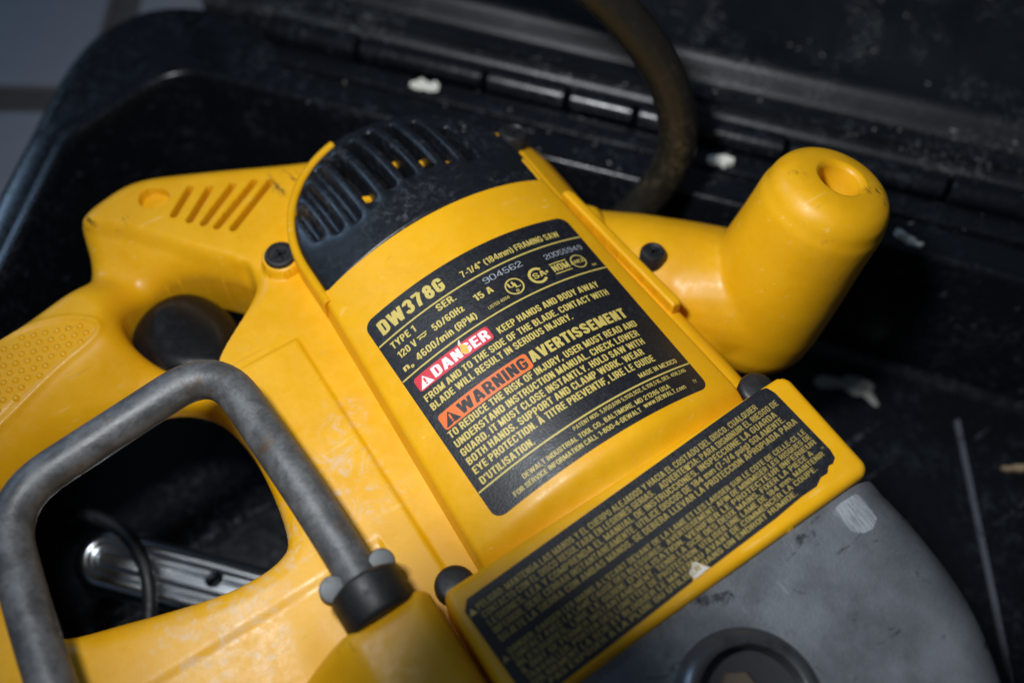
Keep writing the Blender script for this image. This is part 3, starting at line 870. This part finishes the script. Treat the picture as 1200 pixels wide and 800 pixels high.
    if c == '1': return .34, [[(.34 - h, 0), (.34 - h, 1)], [(.02, .78), (.34 - h, .90)]]
    if c == '2': return w, [[(l, .68), (l, T_ - q)] + arc_(m, T_ - q, (r - l) / 2, q, 180, 0) + [(r, .64), (l + .04, .22), (l, b)], [(0, b), (w, b)]]
    if c == '3': return w, [[(l, .72)] + arc_(m, T_ - .2, (r - l) / 2, .2, 170, -60) + [(m, .53)], [(m, .53)] + arc_(m, b + .23, (r - l) / 2, .23, 60, -170) + [(l, .29)]]
    if c == '4': return .54, [[(.38, 0), (.38, 1)], [(.36, .96), (.04, .30)], [(.02, .27), (.54, .27)]]
    if c == '5': return w, [[(r, T_), (l + .04, T_)], [(l + .04, 1), (l + .01, .50)], [(l + .02, .55)] + arc_(m, b + .25, (r - l) / 2, .27, 120, -170)]
    if c in '69':
        g = [arc_(m, b + .23, (r - l) / 2, .23, 0, 360, 14), [(l, b + .23), (l, T_ - q)] + arc_(m, T_ - q, (r - l) / 2, q, 180, 10)]
        return w, (g if c == '6' else [[(w - x, 1 - y) for x, y in p] for p in g])
    if c == '7': return w, [[(0, T_), (r, T_)], [(r, T_), (.24, .45), (.18, 0)]]
    if c == '8': return w, [arc_(m, T_ - .20, (r - l) / 2 - .015, .20, 0, 360, 14), arc_(m, b + .235, (r - l) / 2, .235, 0, 360, 14)]
    x = .74                                                    # lower case
    if c in 'ao': g = [arc_(.22, x / 2, .22 - h, x / 2 - h * .8, 0, 360, 14)]; return .44, g + ([[(.44 - h, 0), (.44 - h, x)]] if c == 'a' else [])
    if c == 'c': return .42, [arc_(.22, x / 2, .22 - h, x / 2 - h * .8, 40, 320, 12)]
    if c == 'e': return .44, [arc_(.22, x / 2, .22 - h, x / 2 - h * .8, 0, 320, 12), [(h, x / 2), (.44 - h, x / 2)]]
    if c == 'g': return .44, [arc_(.22, x / 2, .22 - h, x / 2 - h * .8, 0, 360, 14), [(.44 - h, x), (.44 - h, -.1), (.22, -.22), (.04, -.15)]]
    if c == 'i': return t, [[(h, 0), (h, x)], [(h, .86), (h, 1)]]
    if c == 'l': return t, [[(h, 0), (h, 1)]]
    if c in 'mn':
        n1 = [[(h, 0), (h, x)], [(h, x - .16)] + arc_(.22, x - .2, .22 - h, .2 - h * .8, 160, 0) + [(.44 - h, 0)]]
        return (.44, n1) if c == 'n' else (.74, [[(h, 0), (h, x)], [(h, x - .16)] + arc_(.2, x - .2, .2 - h, .2 - h * .8, 160, 0) + [(.4 - h, 0)], [(.37, x - .18)] + arc_(.54, x - .2, .2 - h, .2 - h * .8, 160, 0) + [(.74 - h, 0)]])
    if c in 'pu':
        if c == 'u': return .44, [[(h, x), (h, .2)] + arc_(.22, .2, .22 - h, .2 - h * .8, 180, 360) + [(.44 - h, x)]]
        return .44, [arc_(.22, x / 2, .22 - h, x / 2 - h * .8, 0, 360, 14), [(h, x), (h, -.25)]]
    if c == 'w': return .64, [[(h * .8, x), (.17, 0)], [(.17, 0), (.32, x)], [(.32, x), (.47, 0)], [(.64 - h * .8, x), (.47, 0)]]
    if c == 'z': return .40, [[(0, x - h), (.40 - h, x - h)], [(.40 - h, x - h), (h, h)], [(0, h), (.40, h)]]
    if c == '.': return t, [[(h, 0), (h, t * .95)]]
    if c == ',': return t, [[(h, t), (h * .4, -.14)]]
    if c == ':': return t, [[(h, 0), (h, t * .95)], [(h, .5), (h, .5 + t * .95)]]
    if c == "'": return t * .9, [[(h * .9, .70), (h * .9, 1)]]
    if c == '"': return t * 2.1, [[(h * .7, .70), (h * .7, 1)], [(t * 1.5, .70), (t * 1.5, 1)]]
    if c == '-': return .28, [[(0, .38), (.28, .38)]]
    if c == '/': return .36, [[(h * .6, 0), (.36 - h * .6, 1)]]
    if c == '(': return .26, [arc_(.42, .42, .34, .62, 122, 238)]
    if c == ')': return .26, [arc_(-.16, .42, .34, .62, 58, -58)]
    if c == '!': return t, [[(h, .30), (h, 1)], [(h, 0), (h, t * .95)]]
    if c == '~': return .6, [[(h, .35), (.14, .5), (.28, .44), (.40, .36), (.50, .42), (.58, .55)]]
    return .24, []
def stroke(p, t):
    p = np.array(p, float); keep = [0] + [i for i in range(1, len(p)) if np.hypot(*(p[i] - p[i - 1])) > 1e-4]; p = p[keep]
    closed = len(p) > 3 and np.hypot(*(p[0] - p[-1])) < 1e-3
    n = len(p); V = []
    for i in range(n):
        a = p[i - 1] if i else (p[n - 2] if closed else None); c = p[i + 1] if i < n - 1 else (p[1] if closed else None)
        d1 = (p[i] - a) / np.hypot(*(p[i] - a)) if a is not None else None
        d2 = (c - p[i]) / np.hypot(*(c - p[i])) if c is not None else None
        if d1 is None: d1 = d2
        if d2 is None: d2 = d1
        n1 = np.array([-d1[1], d1[0]]); n2 = np.array([-d2[1], d2[0]]); mm = n1 + n2; mm /= np.hypot(*mm)
        k = min(1 / max(mm @ n1, 0.35), 1.6) * t / 2
        V += [tuple(p[i] + mm * k), tuple(p[i] - mm * k)]
    return V, [(2 * i, 2 * i + 1, 2 * i + 3, 2 * i + 2) for i in range(n - 1)]
def set_line(s, t):
    V, F, L = [], [], []; x = 0.0
    for c in s:
        accent = c == '\u00c0'
        w, gl = glyph('A' if accent else c, t)
        if accent: gl = gl + [[(.18, 1.26), (.34, 1.10)]]
        for j, p in enumerate(gl):
            v, f = stroke(p, t); n = len(V)
            V += [(a + x, b) for a, b in v]; L += [0.0035 * j] * len(v); F += [tuple(n + i for i in q_) for q_ in f]
        x += w + (0.085 if c != ' ' else 0.0)
    return V, F, L

class Flat:
    """flat print laid on a surface: shapes given in label millimetres, mapped by fn(x, y, lift)"""
    def __init__(self, parent, fn): self.parent, self.fn, self.texts = parent, fn, []
    def shape(self, name, pts, faces, mat, lift):
        a = np.asarray(pts, float)
        o = mesh_obj(name, self.fn(a[:, 0], a[:, 1], lift), faces, mat, self.parent, False); return o
    def bar(self, x0, x1, y, w, mat, lift=0.16, name='rule', n=40):
        xs = np.linspace(x0, x1, n); P = [(x, y - w / 2) for x in xs] + [(x, y + w / 2) for x in xs]
        return self.shape(name, P, [(k, k + 1, n + k + 1, n + k) for k in range(n - 1)], mat, lift)
    def ring(self, cx, cy, r, w, mat, lift=0.16, a0=0, a1=360, name='mark'):
        n = 40; A = np.radians(np.linspace(a0, a1, n + 1))
        P = [(cx + (r - w) * math.cos(a), cy + (r - w) * math.sin(a)) for a in A] + [(cx + r * math.cos(a), cy + r * math.sin(a)) for a in A]
        return self.shape(name, P, [(k, n + 1 + k, n + 2 + k, k + 1) for k in range(n)], mat, lift)
    def rrect(self, x0, x1, y0, y1, r, mat, lift, name):
        v, f = heightfield(lambda X, Y: sd_rrect(X, Y, x0, x1, y0, y1, r), lambda X, Y, d: 0 * X, (x0 - 0.4, x1 + 0.4, y0 - 0.4, y1 + 0.4), 0.45)
        return self.shape(name, v[:, :2], f, mat, lift)
    def tri(self, cx, cy, s, mat, lift, name='hazard_mark'):
        P = [(cx - s * .6, cy - s * .5), (cx + s * .6, cy - s * .5), (cx, cy + s * .5)]
        return self.shape(name, P, [(0, 1, 2)], mat, lift)
    def text(self, s, x0, x1, y, cap, mat='ink_yellow', bold=0.172, lift=0.18, name='lettering'):
        self.texts.append((s, x0, x1, y, cap, mat, bold, lift, name))
    def flush(self):
        for (s, x0, x1, y, cap, mat, bold, lift, name) in self.texts:
            V, F, L = set_line(s, bold)
            V = np.array(V); lo, hi = V[:, 0].min(), V[:, 0].max()
            X = x0 + (V[:, 0] - lo) * (x1 - x0) / (hi - lo); Y = y + V[:, 1] * cap
            self.shape(name, np.stack([X, Y], -1), F, mat, lift + np.array(L))
        self.texts = []

def on_panel(x, y, lift): return np.stack([x, y, crest(x, y) + lift], -1)
lab_sd = lambda X, Y: sd_rrect(X, Y, -40.1, 40.1, -40.2, 40.2, 3.4)
lab = hf_obj('rating_label', 'label_black', saw, lab_sd, lambda X, Y, d: crest(X, Y) + 0.10, (-41, 41, -41, 41), 0.8, depth=0.12)
P = Flat(lab, on_panel)
for y in (30.0, 14.8, -30.0): P.bar(-39.9, 39.9, y, 0.55, 'ink_yellow')
T = P.text
T('DW378G', -36.8, -12.3, 32.2, 5.1, bold=0.205)
T('7-1/4" (184mm) FRAMING SAW', -6.1, 32.8, 32.1, 2.5, bold=0.15)
T('TYPE 1', -36.7, -27.7, 25.9, 2.5); T('SER.', -18.8, -11.8, 26.6, 2.5)
T('904562', -1.4, 13.4, 25.9, 2.3, 'ink_grey', 0.09); T('20055949', 21.7, 37.2, 24.6, 2.1, 'ink_grey', 0.09)
T('15 A', -7.4, -0.4, 22.1, 2.5); T('120 V', -36.6, -29.8, 21.7, 2.5); T('50/60Hz', -23.4, -11.8, 21.7, 2.5)
T('n', -37.6, -35.6, 17.0, 2.3); T('o', -35.3, -34.2, 16.4, 1.5); T('4600/min (RPM)', -32.6, -9.9, 16.9, 2.6)
T('LISTED 40S4', -5.4, 2.5, 17.2, 1.15, bold=0.12)
P.bar(-29.0, -25.4, 23.7, 0.4, 'ink_yellow', name='mark', n=3)
T('~', -28.8, -25.6, 21.4, 3.2, bold=0.12)
P.ring(6.2, 20.2, 3.25, 0.5, 'ink_yellow'); T('U', 4.3, 6.5, 20.2, 2.0, bold=0.15); T('L', 6.3, 8.2, 19.4, 2.0, bold=0.15); P.ring(6.2, 18.3, 0.55, 0.25, 'ink_yellow')
P.ring(15.3, 20.2, 3.3, 0.95, 'ink_yellow', a0=40, a1=320); T('SA', 13.6, 18.4, 19.2, 2.2, bold=0.15); P.ring(19.0, 20.3, 0.5, 0.45, 'ink_yellow')
T('NOM', 21.3, 27.8, 18.9, 2.7, bold=0.16); P.bar(21.2, 27.9, 22.3, 0.4, 'ink_yellow', name='mark', n=6); P.bar(21.2, 27.9, 18.0, 0.4, 'ink_yellow', name='mark', n=6)
P.ring(31.9, 20.1, 2.9, 0.4, 'ink_yellow'); T('ANCE', 28.6, 34.6, 19.4, 1.5, bold=0.13); T('MX', 35.6, 37.4, 16.7, 0.9, bold=0.12)
P.rrect(-37.2, -9.5, 7.7, 13.0, 1.1, 'print_red', 0.14, 'danger_panel')
P.tri(-34.2, 10.2, 4.0, 'ink_white', 0.18); T('!', -34.5, -33.9, 8.8, 2.4, 'print_red', 0.2, 0.22)
T('DANGER', -31.2, -10.4, 8.5, 3.7, 'ink_white', 0.19, 0.18)
cp = [(-19.3 + r_ * 1.5 * math.cos(a), 10.6 + r_ * 2.3 * math.sin(a)) for a, r_ in zip(np.linspace(0, 2 * math.pi, 12, endpoint=False), [1, .8, .7, 1, .9, .6, .8, 1, .75, .9, 1, .7])]
P.shape('worn_spot', cp, [tuple(range(12))], 'chip_yellow', 0.22)
cp = [(-20.2, 12.2), (-19.2, 12.6), (-18.9, 14.2), (-19.4, 14.0), (-20.0, 13.2)]
P.shape('worn_spot', cp, [tuple(range(5))], 'paper_white', 0.23)
T('KEEP HANDS AND BODY AWAY', -7.5, 31.9, 7.9, 2.45); T('FROM AND TO THE SIDE OF THE BLADE. CONTACT WITH', -37.4, 33.0, 3.8, 2.45)
T('BLADE WILL RESULT IN SERIOUS INJURY.', -37.3, 15.6, 0.25, 2.45)
P.rrect(-37.5, -5.0, -7.9, -2.1, 1.1, 'print_orange', 0.14, 'warning_panel')
P.tri(-34.2, -5.1, 4.4, 'ink_black', 0.18); T('!', -34.5, -33.9, -6.6, 2.6, 'print_orange', 0.2, 0.22)
T('WARNING', -31.2, -6.2, -7.0, 4.0, 'ink_black', 0.19)
T('AVERTISSEMENT', -4.6, 32.8, -6.6, 4.0, bold=0.205)
for s, x1, y in (('TO REDUCE THE RISK OF INJURY, USER MUST READ AND', 33.5, -10.9), ('UNDERSTAND INSTRUCTION MANUAL. CHECK LOWER', 31.5, -14.5), ('GUARD. IT MUST CLOSE INSTANTLY. HOLD SAW WITH', 31.1, -18.0),
                 ('BOTH HANDS. SUPPORT AND CLAMP WORK. WEAR', 28.1, -21.4), ('EYE PROTECTION. \u00c0 TITRE PREVENTIF, LIRE LE GUIDE', 29.8, -24.9), ("D'UTILISATION.", -18.8, -28.8)):
    T(s, -37.7, x1, y, 2.45)
T('MADE IN MEXICO', 20.8, 36.3, -28.3, 1.65, bold=0.15)
T('PATENT NOS. 5,850,698 5,930,902, 6,108,516, DES. 408,246', -7.2, 36.7, -32.4, 1.35, bold=0.13)
T('DEWALT INDUSTRIAL TOOL CO., BALTIMORE, MD 21286 USA', -27.3, 27.4, -35.5, 1.6, bold=0.14)
T('FOR SERVICE INFORMATION CALL 1-800-4-DEWALT', -32.2, 13.8, -38.2, 1.6, bold=0.14); T('www.DEWALT.com', 15.3, 32.2, -37.7, 1.6, bold=0.14)
T('TY', 36.0, 37.4, -37.2, 1.2, bold=0.12)
P.flush()

ROT = math.radians(2.6); cR, sR = math.cos(ROT), math.sin(ROT); LC = (-4.5, -69.6)
def on_cover(x, y, lift):
    return np.stack([LC[0] + cR * x - sR * y, LC[1] + sR * x + cR * y, np.full(np.shape(x), -3.0) + lift], -1)
LAB2 = np.array([(-55.5, 15.6), (54, 15.6), (56.6, 14.8), (57.5, 12), (57.6, -11.5), (56.9, -14.2), (55.0, -15.2), (53.4, -14.9), (51.6, -16.4), (49.0, -16.2), (46.0, -17.5), (40, -17.2), (30, -17.6), (8, -17.4), (4.8, -17.4), (3.6, -15.4), (2.6, -13.6), (1.2, -13.0),
                 (0.4, -14.4), (-0.6, -14.8), (-1.6, -17.4), (-20, -17.5), (-55.5, -17.5), (-57.8, -15.0), (-57.8, 13.0)], float)
v, f = heightfield(lambda X, Y: sd_poly(X, Y, LAB2), lambda X, Y, d: 0 * X, (-58.5, 58.5, -18.2, 16.5), 0.6, depth=0.1)
vv = on_cover(v[:, 0], v[:, 1], 0.12 + v[:, 2])
lab2 = mesh_obj('warning_label', vv, f, 'label_black', saw, True)
Q = Flat(lab2, on_cover); T = Q.text
SP = ['PELIGRO: MANTENGA LAS MANOS Y EL CUERPO ALEJADOS Y HACIA EL COSTADO DEL DISCO. CUALQUIER',
      'CONTACTO CON EL DISCO RESULTARA EN LESIONES SERIAS.  \u25b2 ADVERTENCIA: PARA DISMINUIR EL RIESGO DE',
      'LESIONES, LEA Y COMPRENDA EL MANUAL DE INSTRUCCIONES. INSPECCIONE LA GUARDA',
      'INFERIOR, DEBE CERRAR INSTANTANEAMENTE. UTILICE DISCOS DE 184 mm (7-1/4 pulg) SOLAMENTE.',
      'SUJETE LA SIERRA CON AMBAS MANOS. SE DEBERA LLEVAR LA PROTECCION APROPIADA PARA']
FR = ['DANGER: GARDER LES MAINS A L\'ECART DEVANT DE LA LAME ET LES LAISSER SUR LE COTE DE CELLE-CI. LE',
      'CONTACT AVEC LA LAME CAUSE DES BLESSURES.  AVERTISSEMENT: AFIN DE MINIMISER LES RISQUES DE',
      'BLESSURES, LIRE LE GUIDE D\'UTILISATION. VERIFIER LE PROTECTEUR INFERIEUR',
      'IL DOIT SE FERMER INSTANTANEMENT. TENIR LA SCIE DES DEUX MAINS. FIXER LA PIECE A',
      'TRAVAILLER. PORTER DES LUNETTES DE PROTECTION. UTILISER UNE LAME DE 184 mm. MAINTENIR',
      'SOLIDEMENT LA SCIE ET BLOQUER LE MATERIAU AVANT DE COMMENCER LA COUPE.',
      'NE PAS EXPOSER A LA PLUIE OU UTILISER DANS UN ENDROIT HUMIDE.']
for k, s in enumerate(SP):
    x1 = (49.5, 55.6, 52.6, 53.4, 56.0)[k]
    T(s.replace('\u25b2', ' '), -54.5, x1, 11.0 - 2.62 * k, 1.95, 'ink_dim', 0.16)
for k, s in enumerate(FR):
    x1 = (55.6, 55.8, 55.8, 52.5, 55.0, 50.0, 40.0)[k]
    T(s, -54.5, x1, -3.4 - 2.12 * k, 1.62, 'ink_dim', 0.155)
T('TY', 55.6, 56.6, -10.2, 0.8, 'ink_dim', 0.12)
Q.flush()
Q.tri(-56.2, 11.8, 1.9, 'ink_yellow', 0.18); Q.tri(-56.2, -3.6, 1.8, 'ink_dim', 0.18); Q.tri(19.5, 9.3, 1.9, 'ink_yellow', 0.18)
tp = [(-1.2, -15.2), (-0.4, -14.5), (0.6, -14.0), (1.4, -13.2), (2.6, -13.8), (3.4, -15.5), (4.6, -17.2), (-1.0, -17.3)]
V = [(*p, 0.0) for p in on_cover(np.array([p[0] for p in tp]), np.array([p[1] for p in tp]), 0.0)[:, :2]]
V = [(x, y, -2.96) for x, y, _ in V] + [(x, y, -2.5 - 0.25 * (i % 3)) for i, (x, y, _) in enumerate(V)]
F = [tuple(range(8, 16))] + [(k, (k + 1) % 8, 8 + (k + 1) % 8, 8 + k) for k in range(8)]
mesh_obj('torn_paper', V, F, 'paper_white', saw, False)

# ------------------------------------------------------------------ loose things in the case
def sliver(name, label, cat, p, L, W, Hh, ang, mat, group=None, seed=1, z=-60.0, tilt=0.0):
    rnd = random.Random(seed); n = 7; V = []
    for i in range(n):
        t = i / (n - 1) * 2 - 1
        w = W / 2 * (0.65 + 0.5 * rnd.random()) * (1 - 0.55 * abs(t) ** 3); k = (rnd.random() - 0.5) * W * 0.25
        h = Hh * (0.7 + 0.5 * rnd.random()); b = tilt * (t + 1) * L / 2
        V += [(t * L / 2, -w + k, b), (t * L / 2, w + k, b), (t * L / 2, w * 0.8 + k, h + b), (t * L / 2, -w * 0.8 + k, h + b)]
    F = [(0, 1, 2, 3), tuple((n - 1) * 4 + q for q in (3, 2, 1, 0))]
    for i in range(n - 1):
        for q in range(4):
            q2 = (q + 1) % 4; F.append((i * 4 + q, (i + 1) * 4 + q, (i + 1) * 4 + q2, i * 4 + q2))
    c, s = math.cos(ang), math.sin(ang)
    V = [(p[0] + c * x - s * y, p[1] + s * x + c * y, z + zz + 0.1) for x, y, zz in V]
    o = mesh_obj(name, V, F, mat, None, False)
    return tag(o, label, cat, group)

g = 'wood chips scattered in the case'
sliver('wood_chip', 'small pale square wood chip on the case rim right of the cord', 'wood chip', (135, 56), 11, 6, 2.2, -0.75, 'wood_chip_pale', g, 3, -58.6)
sliver('wood_chip', 'flat pale wood chip on the hinge rim behind the vent cap', 'wood chip', (53, 163), 13, 6.5, 1.2, -0.8, 'wood_chip_pale', g, 4, -58.6)
sliver('wood_chip', 'thin pale splinter on the rim below the front knob top', 'wood chip', (173, -17), 12, 3.2, 2.4, -1.25, 'wood_chip_pale', g, 5, -59.9)
sliver('wood_chip', 'brown wood splinter on the case floor at the right edge', 'wood chip', (183, -108), 16, 3.0, 2.0, -0.55, 'wood_chip_brown', g, 6, -129.5)
sliver('wood_chip', 'curled pale shaving beside the thin splinter near the knob', 'wood chip', (170, -4), 10, 2.6, 1.6, 0.2, 'wood_chip_pale', g, 8, -59.9)

# paint smear on the tray floor: ragged, thin
SPL = catmull([(133, -24), (140, -25), (147, -32), (153, -33), (160, -41), (161, -48), (157, -50), (155, -58), (152, -59), (151, -50), (146, -46), (143, -38), (137, -34), (131, -29)], 5)
SPL = np.array([148.0, -38.0]) + (SPL - np.array([146.0, -40.0])) * 0.72
V = [(x, y, -129.55) for x, y in SPL] + [(146 + (x - 146) * 0.9, -40 + (y + 40) * 0.9, -129.1) for x, y in SPL]
n = len(SPL); F = [tuple(range(n, 2 * n))] + [(k, (k + 1) % n, n + (k + 1) % n, n + k) for k in range(n)]
tag(mesh_obj('paint_splat', V, F, 'paint_smear', None, False), 'dried pale paint splat on the black case floor below the knob', 'paint splat')

# chrome wrench lying under the handle opening
wr = thing('wrench', 'chrome flat wrench with a small round hole seen through the handle opening', 'wrench', (-138, 50, -129))
wa = np.array([(-159, 66), (-60, -40)], float)
def wr_sd(X, Y):
    d = 13.0 - dist_poly(X, Y, wa, False)
    return np.minimum(d, np.hypot(X + 126.5, Y - 35) - 3.6)
hf_obj('wrench_bar', 'chrome', wr, wr_sd, lambda X, Y, d: -116.5 + 0.085 * (Y - 50) + edge_round(np.maximum(13.0 - dist_poly(X, Y, wa, False), 0), 6)
       - 1.6 * smoothstep(2.2, 1.0, np.abs(dist_poly(X, Y, wa, False) - 4.5)), (-175, -45, -55, 82), 0.7, depth=5.0)
v, f = tube([Vector(p) for p in catmull([(-190, 120, -124), (-165, 92, -108), (-147, 66, -103), (-147, 40, -104), (-165, 15, -112), (-200, -10, -124)], 8, False)], 2.8, 16)
tag(mesh_obj('loose_cable', v, f, 'black_rubber', None), 'black cable looped over the chrome wrench inside the handle opening', 'cable')

# crumbs of dust and sawdust on the hinge, lid and rim: nobody could count them
LROWS = [(-150, -56), (-110, -64), (-92, -66), (-86, -63), (-82, -56), (-79, -54.4), (-73, -57), (-68, -64), (-61, -58), (-58, -56.5), (-46, -56.5), (-44, -57), (-41, -66), (-28, -66), (-27, -60), (-25, -58.6), (-17, -58.6), (-15.5, -60), (-13, -60), (3, -60)]
LB = [b for b, _ in LROWS]; LZ = [z for _, z in LROWS]
V, F = [], []; rnd = random.Random(5)
for k in range(620):
    right = rnd.random() < 0.72
    a = rnd.uniform(150, 400) if right else rnd.uniform(20, 260)
    b = -abs(rnd.gauss(0, 1)) * 62 - 4 if right else rnd.uniform(-62, 2)
    if b < -149: continue
    if -44 < b < -27: continue
    z = float(np.interp(b, LB, LZ)); x, y = ab(a, b)
    r_ = 0.13 + 0.65 * rnd.random() ** 7; n = len(V)
    el = 1 + 1.8 * rnd.random(); th = rnd.uniform(0, 3.14)
    for q_ in range(5):
        an = q_ * 2 * math.pi / 5 + rnd.uniform(-.3, .3); ux, uy = r_ * el * math.cos(an), r_ * math.sin(an)
        V.append((x + ux * math.cos(th) - uy * math.sin(th), y + ux * math.sin(th) + uy * math.cos(th), z - 0.1))
    V.append((x, y, z + r_ * 0.7))
    F += [(n + q_, n + (q_ + 1) % 5, n + 5) for q_ in range(5)]
crumbs = mesh_obj('sawdust_crumbs', V, F, 'crumb', None, False); crumbs['kind'] = 'stuff'
tag(crumbs, 'tiny pale sawdust crumbs scattered over the hinge and lid', 'sawdust')
